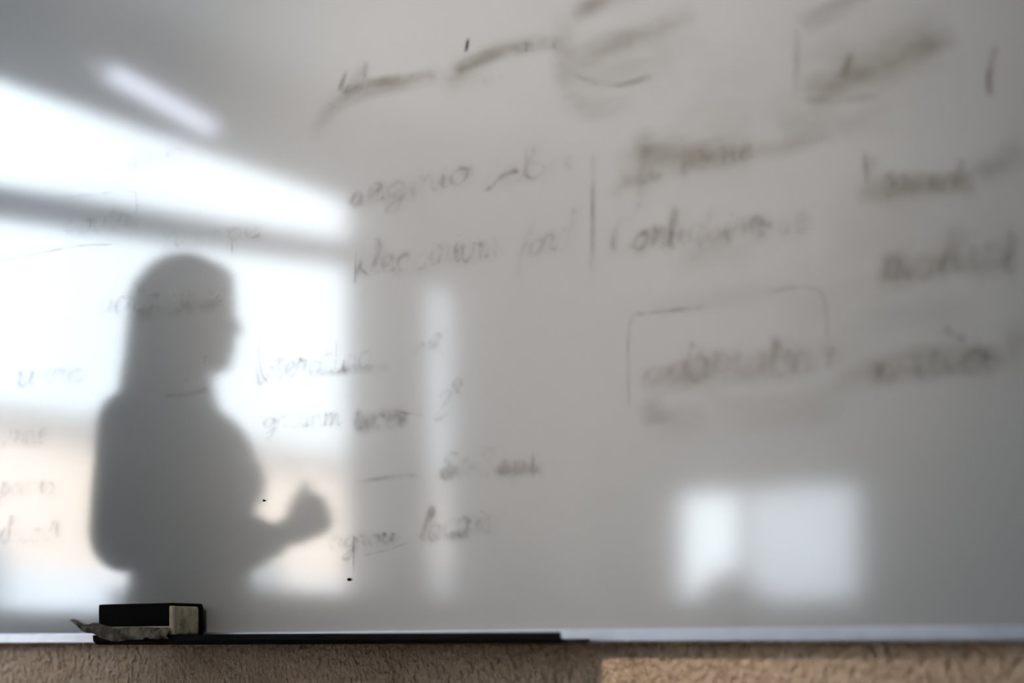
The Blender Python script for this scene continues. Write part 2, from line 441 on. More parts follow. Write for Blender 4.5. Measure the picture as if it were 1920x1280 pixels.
# torn cloth flap along the lower front edge: curls out past the left end
bm = bmesh.new(); N = 44; rows = 6; grid = []
for i in range(N + 1):
    u = i / N
    x = -ex - 0.047 + (2 * ex + 0.047 + 0.001) * u
    k = min(1.0, max(0.0, (u - 0.0) / 0.30))
    width = 0.0015 + 0.0160 * (k ** 0.75) * (1.0 - 0.22 * max(0, u - 0.55) / 0.45)
    lift = 0.0125 * (1 - k) ** 1.25                       # curled tip
    wob = 0.0016 * mnoise.noise(Vector((u * 9.0, 0.3, 0)))
    top = 0.0160 + lift + wob * 1.3 - 0.0005 * u + 0.0060 * math.exp(-((u - 0.27) / 0.10) ** 2)
    col_ = []
    for r in range(rows + 1):
        v = r / rows
        z = top - width * v
        y = -ey - 0.0035 - 0.006 * math.sin(v * math.pi * 0.8) - 0.0025 * mnoise.noise(Vector((u * 7, v * 2, 1.7)))
        if z < 0.0085: y = min(y, -ey - 0.0070)            # hangs outside the tray's lip
        y -= 0.0015
        col_.append(bm.verts.new((x, y, z)))
    grid.append(col_)
for i in range(N):
    for r in range(rows): bm.faces.new((grid[i][r], grid[i][r+1], grid[i+1][r+1], grid[i+1][r]))
bmesh.ops.solidify(bm, geom=list(bm.faces), thickness=0.0016)
bmesh.ops.recalc_face_normals(bm, faces=bm.faces)
fl = obj('torn_cloth', bm, M['cloth'], er, smooth=True); fl['label'] = 'grey stained cloth layer peeling off'

# ------------------------------------------------------------------ person (seen only as a mirror image in the board)
P0 = Vector((-2.23, -0.60, 0.0))
person = tag(empty('person', P0, -YAW), 'person with long dark hair in dark clothes, forearm raised, mirrored dark against the window', 'person')
def skin_parts():
    bm = bmesh.new()
    # trunk, neck
    capsule(bm, (0.01, 0, 0.95), (0.02, 0, 1.10), 0.115, 0.105, 1.25)
    capsule(bm, (0.02, 0, 1.10), (0.01, 0, 1.28), 0.105, 0.115, 1.25)
    capsule(bm, (-0.01, -0.15, 1.345), (-0.01, 0.15, 1.345), 0.052, 0.052)
    capsule(bm, (-0.01, 0, 1.34), (0.012, 0, 1.47), 0.056, 0.050)
    # head: skull, face, jaw, nose, lips, chin, brow, ears
    ellipsoid(bm, (0.012, 0, 1.575), (0.093, 0.073, 0.088))
    ellipsoid(bm, (0.042, 0, 1.525), (0.060, 0.060, 0.075))
    ellipsoid(bm, (0.062, 0, 1.470), (0.034, 0.036, 0.026))
    ellipsoid(bm, (0.084, 0, 1.462), (0.014, 0.018, 0.013))
    capsule(bm, (0.094, 0, 1.560), (0.106, 0, 1.526), 0.009, 0.0120, n=10)
    ellipsoid(bm, (0.099, 0.012, 1.521), (0.009, 0.008, 0.008)); ellipsoid(bm, (0.099, -0.012, 1.521), (0.009, 0.008, 0.008))
    ellipsoid(bm, (0.096, 0, 1.497), (0.010, 0.024, 0.0065)); ellipsoid(bm, (0.094, 0, 1.485), (0.010, 0.021, 0.007))
    for s in (-1, 1):
        capsule(bm, (0.090, 0.015 * s, 1.572), (0.080, 0.047 * s, 1.572), 0.011, 0.010, n=10)
        ellipsoid(bm, (0.070, 0.040 * s, 1.525), (0.026, 0.020, 0.022))
        ellipsoid(bm, (0.005, 0.076 * s, 1.545), (0.019, 0.010, 0.032))
    # near arm: upper arm down, forearm forward and up to the fist
    S, E, Wr = (-0.045, 0.180, 1.335), (-0.050, 0.225, 1.105), (0.200, 0.205, 1.118)
    capsule(bm, S, E, 0.048, 0.042); capsule(bm, E, Wr, 0.044, 0.033)
    # far arm hanging
    S2, E2, W2_ = (-0.01, -0.185, 1.335), (-0.04, -0.225, 1.08), (0.03, -0.225, 0.86)
    capsule(bm, S2, E2, 0.048, 0.040); capsule(bm, E2, W2_, 0.040, 0.027)
    DX, DZ = 0.025, -0.030
    # near hand: palm and five fingers closed to a loose fist, thumb up along the side
    capsule(bm, Wr, (0.232+DX, 0.195, 1.185+DZ), 0.026, 0.034, 0.72)
    capsule(bm, (0.222+DX, 0.195, 1.165+DZ), (0.246+DX, 0.193, 1.205+DZ), 0.026, 0.030, 0.72)
    bases = [(0.232, 1.222), (0.250, 1.210), (0.260, 1.192), (0.262, 1.172)]
    lens = [0.036, 0.040, 0.037, 0.029]
    for (bx, bz), L in zip(bases, lens):
        bx += DX; bz += DZ
        a = (bx, 0.186, bz); b = (bx + 0.012, 0.186 - L * 0.55, bz + 0.006); c = (bx - 0.012, 0.186 - L * 0.95, bz - 0.010); d = (bx - 0.026, 0.186 - L * 0.55, bz - 0.013)
        capsule(bm, a, b, 0.0095, 0.009, n=10, m=3); capsule(bm, b, c, 0.009, 0.0085, n=10, m=3); capsule(bm, c, d, 0.0085, 0.008, n=10, m=3)
    capsule(bm, (0.205+DX, 0.180, 1.180+DZ), (0.218+DX, 0.168, 1.222+DZ), 0.0125, 0.0105, n=10); capsule(bm, (0.218+DX, 0.168, 1.222+DZ), (0.232+DX, 0.160, 1.250+DZ), 0.0105, 0.0088, n=10)
    # far hand relaxed
    capsule(bm, W2_, (0.048, -0.222, 0.79), 0.026, 0.031, 0.6)
    for i, L in enumerate((0.066, 0.075, 0.070, 0.055)):
        y = -0.222 ; bx = 0.074 - 0.018 * i
        a = (bx, y, 0.782); b = (bx + 0.010, y + 0.006, 0.782 - L * 0.5); c = (bx + 0.010, y + 0.024, 0.782 - L * 0.95)
        capsule(bm, a, b, 0.0092, 0.0086, n=10, m=3); capsule(bm, b, c, 0.0086, 0.0078, n=10, m=3)
    capsule(bm, (0.062, -0.212, 0.83), (0.088, -0.200, 0.790), 0.0115, 0.010, n=10); capsule(bm, (0.088, -0.200, 0.790), (0.094, -0.192, 0.758), 0.010, 0.0085, n=10)
    # legs and feet
    for s in (-1, 1):
        capsule(bm, (0.0, 0.085 * s, 0.90), (0.02, 0.09 * s, 0.48), 0.085, 0.055); capsule(bm, (0.02, 0.09 * s, 0.48), (-0.01, 0.095 * s, 0.10), 0.055, 0.036)
        capsule(bm, (-0.03, 0.095 * s, 0.055), (0.12, 0.105 * s, 0.045), 0.035, 0.028)
    return bm
body = remeshed('body', skin_parts(), 0.0052, 5, M['skin'], person)
# eyes
for s in (-1, 1):
    bm = bmesh.new(); ellipsoid(bm, (0.0885, 0.030 * s, 1.556), (0.0115, 0.0125, 0.0085), u=14, v=8); e = obj('eye', bm, M['eye'], person, True)
    bm = bmesh.new(); ellipsoid(bm, (0.0985, 0.031 * s, 1.556), (0.003, 0.005, 0.005), u=12, v=6); obj('iris', bm, M['iris'], e, True)
# hair: cap plus long falling locks over the back and shoulders
bm = bmesh.new()
ellipsoid(bm, (0.008, 0, 1.580), (0.097, 0.083, 0.090))
ellipsoid(bm, (0.058, 0, 1.618), (0.045, 0.062, 0.034))
capsule(bm, (-0.030, 0, 1.58), (-0.062, 0, 1.36), 0.062, 0.052, 1.5)
capsule(bm, (-0.064, 0, 1.40), (-0.085, 0, 1.27), 0.050, 0.036, 1.9)
for s in (-1, 1):
    capsule(bm, (0.000, 0.060 * s, 1.58), (-0.030, 0.088 * s, 1.42), 0.036, 0.034)
    capsule(bm, (-0.030, 0.088 * s, 1.42), (-0.075, 0.105 * s, 1.27), 0.036, 0.022)
    capsule(bm, (0.035, 0.062 * s, 1.60), (0.010, 0.084 * s, 1.46), 0.022, 0.022)
    capsule(bm, (-0.055, 0.05 * s, 1.45), (-0.09, 0.07 * s, 1.30), 0.042, 0.024)
remeshed('hair', bm, 0.006, 5, M['hair'], person)
# shirt with loose short sleeves
bm = bmesh.new()
capsule(bm, (0.015, 0, 0.98), (0.022, 0, 1.10), 0.116, 0.112, 1.28)
capsule(bm, (0.022, 0, 1.10), (0.018, 0, 1.26), 0.118, 0.130, 1.22)
capsule(bm, (-0.005, -0.145, 1.345), (-0.005, 0.145, 1.345), 0.064, 0.064)
capsule(bm, (0.0, 0, 1.30), (0.004, 0, 1.405), 0.100, 0.064)
for s in (-1, 1): ellipsoid(bm, (0.080, 0.070 * s, 1.245), (0.072, 0.066, 0.070))
capsule(bm, (-0.045, 0.180, 1.325), (-0.052, 0.224, 1.13), 0.064, 0.060); capsule(bm, (-0.050, 0.225, 1.118), (0.060, 0.218, 1.130), 0.058, 0.050)
capsule(bm, (0.04, 0.222, 1.124), (0.165, 0.212, 1.116), 0.056, 0.050)
capsule(bm, (-0.01, -0.185, 1.335), (-0.038, -0.224, 1.10), 0.062, 0.055); capsule(bm, (-0.038, -0.224, 1.10), (0.02, -0.225, 0.90), 0.054, 0.040)
remeshed('shirt', bm, 0.007, 6, M['shirt'], person)
bm = bmesh.new()
capsule(bm, (0.012, 0, 0.90), (0.014, 0, 1.00), 0.122, 0.112, 1.3)
for s in (-1, 1):
    capsule(bm, (0.0, 0.085 * s, 0.90), (0.02, 0.09 * s, 0.48), 0.100, 0.070); capsule(bm, (0.02, 0.09 * s, 0.48), (-0.01, 0.095 * s, 0.13), 0.070, 0.055)
remeshed('trousers', bm, 0.008, 5, M['jeans'], person)
for s in (-1, 1):
    bm = bmesh.new()
    capsule(bm, (-0.035, 0.095 * s, 0.048), (0.135, 0.108 * s, 0.040), 0.045, 0.037); capsule(bm, (-0.02, 0.095 * s, 0.06), (-0.015, 0.095 * s, 0.105), 0.046, 0.046)
    sh = remeshed('shoe', bm, 0.006, 4, M['shoe'], person)
    for v in sh.data.vertices: v.co.z = max(v.co.z, 0.001)

# ------------------------------------------------------------------ added warm spotlights, unseen: brighten the board, leave its corners darker
def added_board_spot(loc, aim, watts, half, label):
    loc, aim = Vector(loc), Vector(aim); d = (aim - loc).normalized(); q = d.to_track_quat('-Z', 'Y')
    root = tag(empty('added_spotlight', (loc.x, loc.y, ZC)), label, 'spotlight', 'added unseen spotlights brightening the whiteboard')
    bm = bmesh.new(); bmesh.ops.create_cone(bm, cap_ends=True, segments=24, radius1=0.05, radius2=0.05, depth=0.02, matrix=Matrix.Translation((0, 0, -0.011))); obj('mounting_plate', bm, M['lampbody'], root)
    bm = bmesh.new(); capsule(bm, (0, 0, -0.02), (0, 0, loc.z - ZC), 0.008, 0.008, 1, 10, 2); obj('stem', bm, M['lampbody'], root, True)
    bm = bmesh.new(); n = 24; R3 = q.to_matrix()
    prof_ = [(0.0, 0.07), (0.035, 0.07), (0.045, 0.05), (0.048, -0.07), (0.045, -0.07), (0.041, 0.03), (0.0, 0.03)]
    rings = [[bm.verts.new(Vector((0, 0, loc.z - ZC)) + R3 @ Vector((r * math.cos(2*math.pi*k/n), r * math.sin(2*math.pi*k/n), h))) for k in range(n)] for r, h in prof_[1:-1]]
    for a, b in zip(rings[:-1], rings[1:]):
        for k in range(n): bm.faces.new((a[k], a[(k+1) % n], b[(k+1) % n], b[k]))
    bm.faces.new(rings[0]); bm.faces.new(list(reversed(rings[-1])))
    bmesh.ops.recalc_face_normals(bm, faces=bm.faces); obj('shade', bm, M['lampbody'], root)
    L = bpy.data.lights.new('added_spot_lamp', 'SPOT'); L.energy = watts; L.spot_size = 2 * half; L.spot_blend = 1.0; L.shadow_soft_size = 0.15; L.color = (1.0, 0.895, 0.775)
    lo = bpy.data.objects.new('added_spot_lamp', L); COL.objects.link(lo); lo.parent = root
    lo.location = Vector((0, 0, loc.z - ZC)) + d * 0.075; lo.rotation_euler = q.to_euler()
    return root
added_board_spot((-0.88, -2.60, 2.72), (-1.02, 0.0, 1.42), 258.0, math.radians(14.0), 'added unseen spotlight brightening the middle of the whiteboard with warm light')  # added pool of light; its falloff darkens the board's edges
added_board_spot((-1.35, -2.60, 2.72), (-1.48, 0.0, 1.90), 80.0, math.radians(10.5), 'added unseen spotlight brightening the upper left of the whiteboard')  # weaker added light that lifts the upper left

# ------------------------------------------------------------------ hanging lamp near the window (its mirror image is the bluish streak)
def hang_lamp(p, q, label):
    p, q = Vector(p), Vector(q); d = (q - p); L = d.length; c = (p + q) / 2
    root = tag(empty('tube_lamp', c, math.atan2(d.y, d.x)), label, 'lamp')
    obj('housing', boxm(-L/2 - 0.01, L/2 + 0.01, -0.04, 0.04, 0.012, 0.05, 0.006, 2), M['lampbody'], root)
    bm = bmesh.new(); capsule(bm, (-L/2 + 0.012, 0, 0.0), (L/2 - 0.012, 0, 0.0), 0.026, 0.026, 1.0, 16, 4)
    obj('tube', bm, M['lamp'], root, True)
    for s in (-1, 1):
        obj('end_cap', boxm(s * L/2 - 0.012, s * L/2 + 0.012, -0.036, 0.036, -0.028, 0.03, 0.005, 2), M['lampbody'], root)
        bm = bmesh.new(); capsule(bm, (s * L * 0.35, 0, 0.05), (s * L * 0.35, 0, ZC - c.z - 0.002), 0.0025, 0.0025, 1, 8, 2); obj('suspension_wire', bm, M['rod'], root)
    return root
hang_lamp((-3.395, -1.40, 2.505), (-3.525, -1.945, 2.505), 'slim bluish tube lamp hanging by the large window, a pale streak above it')

# ------------------------------------------------------------------ curtains, blind, net, cabinet, plant
def curtain(y0, y1, z0, z1, xw, label, waves):
    bm = bmesh.new(); n = 48; A, B_ = [], []
    for i in range(n + 1):
        u = i / n; y = y0 + (y1 - y0) * u
        x = xw + 0.022 * math.sin(u * waves * 2 * math.pi) + 0.006 * math.sin(u * 13.7)
        A.append(bm.verts.new((x, y, z0))); B_.append(bm.verts.new((x * 0.2 + xw * 0.8, y, z1)))
    for i in range(n): bm.faces.new((A[i], A[i+1], B_[i+1], B_[i]))
    bmesh.ops.solidify(bm, geom=list(bm.faces), thickness=0.004)
    o = obj('curtain', bm, M['curtain'], None, True)
    return tag(o, label, 'curtain', 'curtains of the second side window')
curtain(-3.52, -3.35, 1.125, 2.66, XL + 0.075, 'grey curtain beside the large window, left of the bright slit', 5)
curtain(-4.45, -3.70, 1.125, 2.66, XL + 0.075, 'grey curtain right of the bright slit, towards the back wall', 7)
rodo = tag(empty('curtain_rod', (XL + 0.075, -3.78, 2.675)), 'dark curtain rod above the two grey curtains', 'rod')
bm = bmesh.new(); capsule(bm, (0, -0.72, 0), (0, 0.44, 0), 0.012, 0.012, 1, 12, 3); obj('pole', bm, M['rod'], rodo, True)
for y in (-0.66, 0.41):
    obj('bracket', boxm(-0.075, 0.010, y - 0.01, y + 0.01, -0.012, 0.012, 0.003, 1), M['rod'], rodo)

bl = tag(empty('roller_blind', ((W3[0] + W3[1]) / 2, YB + 0.03, 2.34)), 'grey roller blind lowered over the upper back window', 'blind')
hw = (W3[1] - W3[0]) / 2 + 0.05
bm = bmesh.new(); capsule(bm, (-hw, 0, 0), (hw, 0, 0), 0.024, 0.024, 1, 14, 3); obj('roller', bm, M['rod'], bl, True)
obj('blind_fabric', boxm(-hw, hw, -0.014, -0.0125, 1.655 - 2.34, 0.0), M['blind'], bl)
obj('bottom_bar', boxm(-hw, hw, -0.02, -0.006, 1.635 - 2.34, 1.655 - 2.34, 0.003, 1), M['frame'], bl)

def net(p0, p1, z0, z1, waves, label):
    (xa, ya), (xb, yb) = p0, p1; L = math.hypot(xb - xa, yb - ya); nx, ny = -(yb - ya) / L, (xb - xa) / L
    bm = bmesh.new(); n = 60; A, B_ = [], []
    for i in range(n + 1):
        u = i / n; k = 0.010 * math.sin(u * waves * 2 * math.pi)
        x, y = xa + (xb - xa) * u + nx * k, ya + (yb - ya) * u + ny * k
        A.append(bm.verts.new((x, y, z0))); B_.append(bm.verts.new((x, y, z1)))
    for i in range(n): bm.faces.new((A[i], A[i+1], B_[i+1], B_[i]))
    bmesh.ops.solidify(bm, geom=list(bm.faces), thickness=0.001)
    return tag(obj('net_curtain', bm, M['net'], None, True), label, 'curtain')
net((-3.315, YB - 0.045), (-2.74, YB - 0.045), 1.126, 2.25, 9, 'thin net curtain dimming the right pane of the back window')
net((XL - 0.05, -4.25), (XL - 0.05, -3.49), 1.03, 2.44, 11, 'thin net curtain added to soften and dim the slit between the grey curtains')  # net added to soften and dim the daylight in the slit

cb = tag(empty('low_cabinet', (XL + 0.19, -3.20, 0.0)), 'long low grey cabinet under the large window', 'cabinet')
CL, CH = 1.25, 1.12
obj('body', boxm(-0.17, 0.165, -CL, CL, 0.06, CH - 0.03, 0.003, 1), M['cab'], cb)
obj('plinth', boxm(-0.16, 0.135, -CL + 0.02, CL - 0.02, 0.0, 0.06), M['cabtop'], cb)
obj('top', boxm(-0.175, 0.19, -CL - 0.01, CL + 0.01, CH - 0.03, CH, 0.004, 2), M['cabtop'], cb)
for i in range(4):
    y0 = -CL + 0.005 + i * CL / 2; y1 = y0 + CL / 2 - 0.01
    dr = obj('door', boxm(0.165, 0.183, y0, y1, 0.075, CH - 0.04, 0.002, 1), M['cab'], cb)
    hy = y1 - 0.05 if i % 2 == 0 else y0 + 0.05
    bm = bmesh.new(); capsule(bm, (0.205, hy, 0.70), (0.205, hy, 0.82), 0.005, 0.005, 1, 8, 2)
    capsule(bm, (0.183, hy, 0.705), (0.205, hy, 0.705), 0.004, 0.004, 1, 8, 2); capsule(bm, (0.183, hy, 0.815), (0.205, hy, 0.815), 0.004, 0.004, 1, 8, 2)
    obj('handle', bm, M['rod'], dr, True)

pl = tag(empty('potted_plant', (-3.20, YB + 0.30, 0.0)), 'small rounded dark plant on a stand before the back window', 'plant')
bm = bmesh.new()
for a in range(3):
    an = a * 2 * math.pi / 3; capsule(bm, (0.11 * math.cos(an), 0.11 * math.sin(an), 0.008), (0.05 * math.cos(an), 0.05 * math.sin(an), 0.86), 0.008, 0.008, 1, 8, 2)
obj('stand_legs', bm, M['rod'], pl, True)
bm = bmesh.new(); bmesh.ops.create_cone(bm, cap_ends=True, segments=24, radius1=0.09, radius2=0.09, depth=0.02, matrix=Matrix.Translation((0, 0, 0.87))); obj('stand_top', bm, M['rod'], pl)
bm = bmesh.new(); bmesh.ops.create_cone(bm, cap_ends=True, segments=24, radius1=0.055, radius2=0.075, depth=0.13, matrix=Matrix.Translation((0, 0, 0.945))); obj('pot', bm, M['pot'], pl)
bm = bmesh.new(); bmesh.ops.create_cone(bm, cap_ends=True, segments=24, radius1=0.066, radius2=0.066, depth=0.01, matrix=Matrix.Translation((0, 0, 1.008))); obj('soil', bm, M['soil'], pl)
bm = bmesh.new()
for i in range(700):
    th = random.uniform(0, 2 * math.pi); ph = math.acos(random.uniform(-0.25, 1)); rr = random.uniform(0.55, 1.0)
    dv = Vector((math.sin(ph) * math.cos(th), math.sin(ph) * math.sin(th), math.cos(ph)))
    c = Vector((0, 0, 1.07)) + Vector((dv.x * 0.17 * (1.15 - 0.45 * max(0, dv.z)), dv.y * 0.17, dv.z * 0.205)) * rr
    R = dv.to_track_quat('Z', 'Y').to_matrix() @ Matrix.Rotation(random.uniform(0, 6.28), 3, 'Z') @ Matrix.Rotation(random.uniform(-0.7, 0.7), 3, 'X')
    L, Wd = random.uniform(0.04, 0.06), random.uniform(0.022, 0.03)
    pts = [(-L/2, 0, 0), (0, -Wd/2, 0.004), (L/2, 0, -0.004), (0, Wd/2, 0.004)]
    bm.faces.new([bm.verts.new(c + R @ Vector(p)) for p in pts])
bmesh.ops.solidify(bm, geom=list(bm.faces), thickness=0.0008)
fo = obj('foliage', bm, M['leaf'], pl); fo['kind'] = 'stuff'
bm = bmesh.new(); capsule(bm, (0, 0, 1.0), (0, 0, 1.12), 0.008, 0.005, 1, 8, 2); obj('stem', bm, M['leaf'], pl)

# ------------------------------------------------------------------ house across the yard, beyond the large window
ho = tag(empty('house', (-15.5, -9.0, -0.5)), 'cream rendered house with a pale roof outside the large window', 'house')
obj('wall', boxm(-4.0, 0.0, -13, 13, 0, 4.3), M['facade'], ho)
obj('plinth', boxm(0.0, 0.05, -13, 13, 0, 2.35), plain('pale_blue_render', (0.70, 0.76, 0.86), 0.9, 0, 0.05, 1.2), ho)
bm = bmesh.new()
vs = [bm.verts.new(p) for p in [(0.4, -13.4, 4.2), (0.4, 13.4, 4.2), (-2.0, 13.4, 5.9), (-2.0, -13.4, 5.9), (-4.4, -13.4, 4.2), (-4.4, 13.4, 4.2)]]
for q in ((0,1,2,3), (3,2,5,4), (0,3,4), (1,5,2), (0,4,5,1)): bm.faces.new([vs[i] for i in q])
bmesh.ops.recalc_face_normals(bm, faces=bm.faces)
obj('roof', bm, M['roof'], ho)
for i in range(5):
    y = -10 + i * 4.6
    f_ = obj('window', boxm(-0.02, 0.11, y - 0.55, y + 0.55, 1.2, 2.7), M['sill'], ho)
    obj('pane', boxm(0.105, 0.12, y - 0.47, y - 0.03, 1.28, 2.62), M['housewin'], f_); obj('pane', boxm(0.105, 0.12, y + 0.03, y + 0.47, 1.28, 2.62), M['housewin'], f_)

# ------------------------------------------------------------------ wiped handwriting on the board (thin ink film on the panel)
LAYER = [0]
def ribbon_mesh(bm, lay, pts, width, alpha, cross, off):
    """soft-edged ink film along pts (frame coords on the board); alpha fades across and at the ends"""
    n = len(pts); prev = None
    for i, (px, py) in enumerate(pts):
        a = pts[max(0, i - 1)]; b = pts[min(n - 1, i + 1)]
        dx, dy = b[0] - a[0], b[1] - a[1]; L = math.hypot(dx, dy) or 1.0
        nx, ny = -dy / L, dx / L
        wi = width[i] if isinstance(width, list) else width
        al = alpha[i] if isinstance(alpha, list) else alpha
        row = []
        for k in range(cross + 1):
            q = 2 * k / cross - 1
            f = math.cos(q * math.pi / 2) ** (1.0 if cross <= 2 else 1.6)
            v = bm.verts.new(board_point(px + nx * wi * q / 2, py + ny * wi * q / 2, off)); v[lay] = al * max(0.0, f)
            row.append(v)
        if prev:
            for k in range(cross): bm.faces.new((prev[k], prev[k+1], row[k+1], row[k]))
        prev = row

def catmull(pts, seg=5):
    if len(pts) < 3:
        (x0, y0), (x1, y1) = pts[0], pts[-1]
        return [(x0 + (x1 - x0) * i / seg, y0 + (y1 - y0) * i / seg) for i in range(seg + 1)]
    P = [pts[0]] + list(pts) + [pts[-1]]; out = []
    for i in range(1, len(P) - 2):
        p0, p1, p2, p3 = P[i-1], P[i], P[i+1], P[i+2]
        for s in range(seg):
            t = s / seg
            out.append(tuple(0.5 * (2*p1[k] + (p2[k]-p0[k])*t + (2*p0[k]-5*p1[k]+4*p2[k]-p3[k])*t*t + (3*p1[k]-p0[k]-3*p2[k]+p3[k])*t**3) for k in (0, 1)))
    out.append(tuple(pts[-1])); return out

# one-line script letters: strokes in letter units (x-height 1, baseline 0), then advance
G = {
 'a': ([[(.75,.8),(.45,1),(.1,.7),(.1,.25),(.35,0),(.65,.3),(.75,.9),(.75,.25),(.95,.05)]], .95),
 'b': ([[(0,.2),(.25,1.2),(.3,2),(.15,1.9),(.12,.4),(.35,0),(.65,.25),(.6,.75),(.25,.85)]], .75),
 'c': ([[(.7,.8),(.45,1),(.1,.65),(.12,.2),(.4,0),(.75,.2)]], .75),
 'd': ([[(.7,.8),(.4,1),(.1,.6),(.15,.15),(.4,0),(.7,.4),(.78,2),(.75,.3),(.95,.05)]], .95),
 'e': ([[(.05,.35),(.5,.55),(.55,.85),(.35,1),(.1,.65),(.15,.15),(.4,0),(.75,.2)]], .75),
 'f': ([[(0,.1),(.4,1.2),(.5,2),(.3,1.9),(.25,.5),(.2,-1),(.35,-.8),(.3,.1),(.6,.2)]], .6),
 'g': ([[(.7,.8),(.4,1),(.1,.65),(.2,.15),(.5,.2),(.72,.9),(.65,-.8),(.35,-1),(.2,-.7),(.9,.1)]], .9),
 'h': ([[(0,.1),(.3,1.4),(.3,2),(.15,1.8),(.15,0),(.35,.8),(.6,.9),(.65,.2),(.85,.05)]], .85),
 'i': ([[(.05,.3),(.2,1),(.2,.2),(.4,.05)], [(.24,1.45),(.27,1.55)]], .42),
 'k': ([[(.2,2),(.15,0)], [(.7,1),(.2,.5),(.7,0),(.8,.05)]], .8),
 'l': ([[(0,.1),(.35,1.4),(.35,2),(.2,1.9),(.15,.3),(.4,.02)]], .45),
 'm': ([[(0,.8),(.12,1),(.12,0),(.3,.85),(.48,.9),(.5,0),(.68,.85),(.86,.9),(.9,.15),(1.1,.05)]], 1.1),
 'n': ([[(0,.8),(.12,1),(.12,0),(.32,.85),(.55,.9),(.6,.15),(.8,.05)]], .8),
 'o': ([[(.5,1),(.12,.7),(.15,.15),(.45,0),(.72,.4),(.6,.95),(.4,.9),(.9,.8)]], .85),
 'p': ([[(.05,.8),(.2,1),(.15,-1)], [(.18,.7),(.5,1),(.75,.6),(.5,.05),(.2,.2)]], .85),
 'r': ([[(0,.3),(.2,1.05),(.3,.85),(.55,.9),(.5,.2),(.75,.05)]], .72),
 's': ([[(0,.1),(.35,1),(.5,.5),(.35,0),(.1,.1)], [(.35,0),(.65,.15)]], .65),
 't': ([[(.25,1.7),(.2,.25),(.4,0),(.6,.15)], [(0,1.15),(.55,1.25)]], .6),
 'u': ([[(0,.7),(.1,1),(.12,.25),(.35,0),(.6,.4),(.65,1),(.65,.2),(.85,.05)]], .85),
 'v': ([[(0,.9),(.3,0),(.6,1)]], .65),
 'x': ([[(0,1),(.6,0)], [(.6,1),(0,0)]], .7),
 '-': ([[(.05,.5),(.5,.52)]], .6),
 '1': ([[(0,1.3),(.3,1.8),(.3,0)]], .5),
 '2': ([[(0,1.5),(.3,1.9),(.6,1.5),(0,0),(.7,.05)]], .85),
 '°': ([[(.2,1.9),(.05,1.6),(.25,1.4),(.45,1.6),(.3,1.9),(.15,1.85)], [(.05,1.15),(.45,1.2)]], .55),
 ' ': ([], .55),
 'C': ([[(.8,1.8),(.4,2),(.05,1.2),(.1,.3),(.5,-.1),(.9,.3)]], .9),
 'E': ([[(.8,1.8),(.3,1.9),(.15,1.4),(.5,1.05),(.1,.6),(.3,0),(.8,.1)]], .95),
 'I': ([[(.2,2),(.15,0)]], .4),
 'K': ([[(.15,2),(.1,-.3)], [(.8,1.7),(.15,.8),(.8,0)]], .9),
 'L': ([[(.15,2.2),(.05,.8),(.15,-.2),(.45,-.1),(.7,.3)]], .7),
 'S': ([[(.8,1.7),(.4,2),(.15,1.5),(.65,.6),(.4,0),(.0,.2)]], .95),
}
def word(text, x0, y0, x1, y1, xh, mat='grey', alpha=0.5, wpx=7.0, slant=0.12, fade=None, jit=1.0, label=None):
    """handwriting from (x0,y0) to (x1,y1) along its baseline, x-height xh"""
    adv = sum(G[c][1] for c in text); L = math.hypot(x1 - x0, y1 - y0); ux, uy = (x1 - x0) / L, (y1 - y0) / L
    sx = L / adv; rnd = random.Random(text + str(x0)); LAYER[0] += 1; off = 0.00025 + 0.00001 * LAYER[0]
    bm = bmesh.new(); lay = bm.verts.layers.float.new('ink'); pen = 0.0
    for c in text:
        strokes, a = G[c]; dy = rnd.uniform(-0.13, 0.13) * jit * xh; la = alpha * rnd.uniform(0.30, 1.15); ls = rnd.uniform(0.82, 1.12); lt = rnd.uniform(-0.12, 0.14)
        for st in strokes:
            pts = []
            for (gx, gy) in catmull(st, 5):
                X = (pen + gx) * sx + (slant + lt) * gy * xh; Yv = gy * xh * ls + dy
                pts.append((x0 + ux * X, y0 + uy * X - Yv))
            n = len(pts); rw = rnd.uniform(0.75, 1.2); ph = rnd.uniform(0, 6.28)
            al = [la * (0.72 + 0.28 * math.sin(ph + i * 0.55)) * min(1, (i + 0.4) / 2, (n - i - 0.6) / 2) for i in range(n)]
            if fade: al = [q * fade(p[0], p[1]) for q, p in zip(al, pts)]
            ribbon_mesh(bm, lay, pts, wpx * rw * 1.45, [q * 0.80 for q in al], 4, off)
            ribbon_mesh(bm, lay, [(p[0] + wpx * .4, p[1] + wpx * .3) for p in pts], wpx * 4.0, [q * 0.34 for q in al], 4, off + 0.000004)   # dragged by the cloth
        pen += a
    o = obj('handwritten_word', bm, INK[mat], panel, True); o['label'] = label or 'faint wiped handwriting'
    return o
def line(pts, wpx, alpha, mat='grey', name='drawn_line', cross=4, label='faint drawn marker line', seg=7):
    LAYER[0] += 1; off = 0.00025 + 0.00001 * LAYER[0]
    bm = bmesh.new(); lay = bm.verts.layers.float.new('ink'); c = catmull(pts, seg); n = len(c)
    ramp = 2.0 if name == 'drawn_line' else n * 0.28
    al = [alpha * min(1, (i + 0.05) / ramp, (n - 1 - i + 0.05) / ramp) for i in range(n)]
    if name != 'drawn_line': al = [alpha * math.sin(math.pi * (i + 0.01) / (n - 0.98)) ** 0.8 for i in range(n)]
    ribbon_mesh(bm, lay, c, wpx, al, cross, off)
    o = obj(name, bm, INK[mat], panel, True); o['label'] = label
    return o
def smear(pts, wpx, alpha, mat='smear'):
    return line(pts, wpx, alpha, mat, 'ink_smear', 10, 'brownish smear of wiped ink', 8)

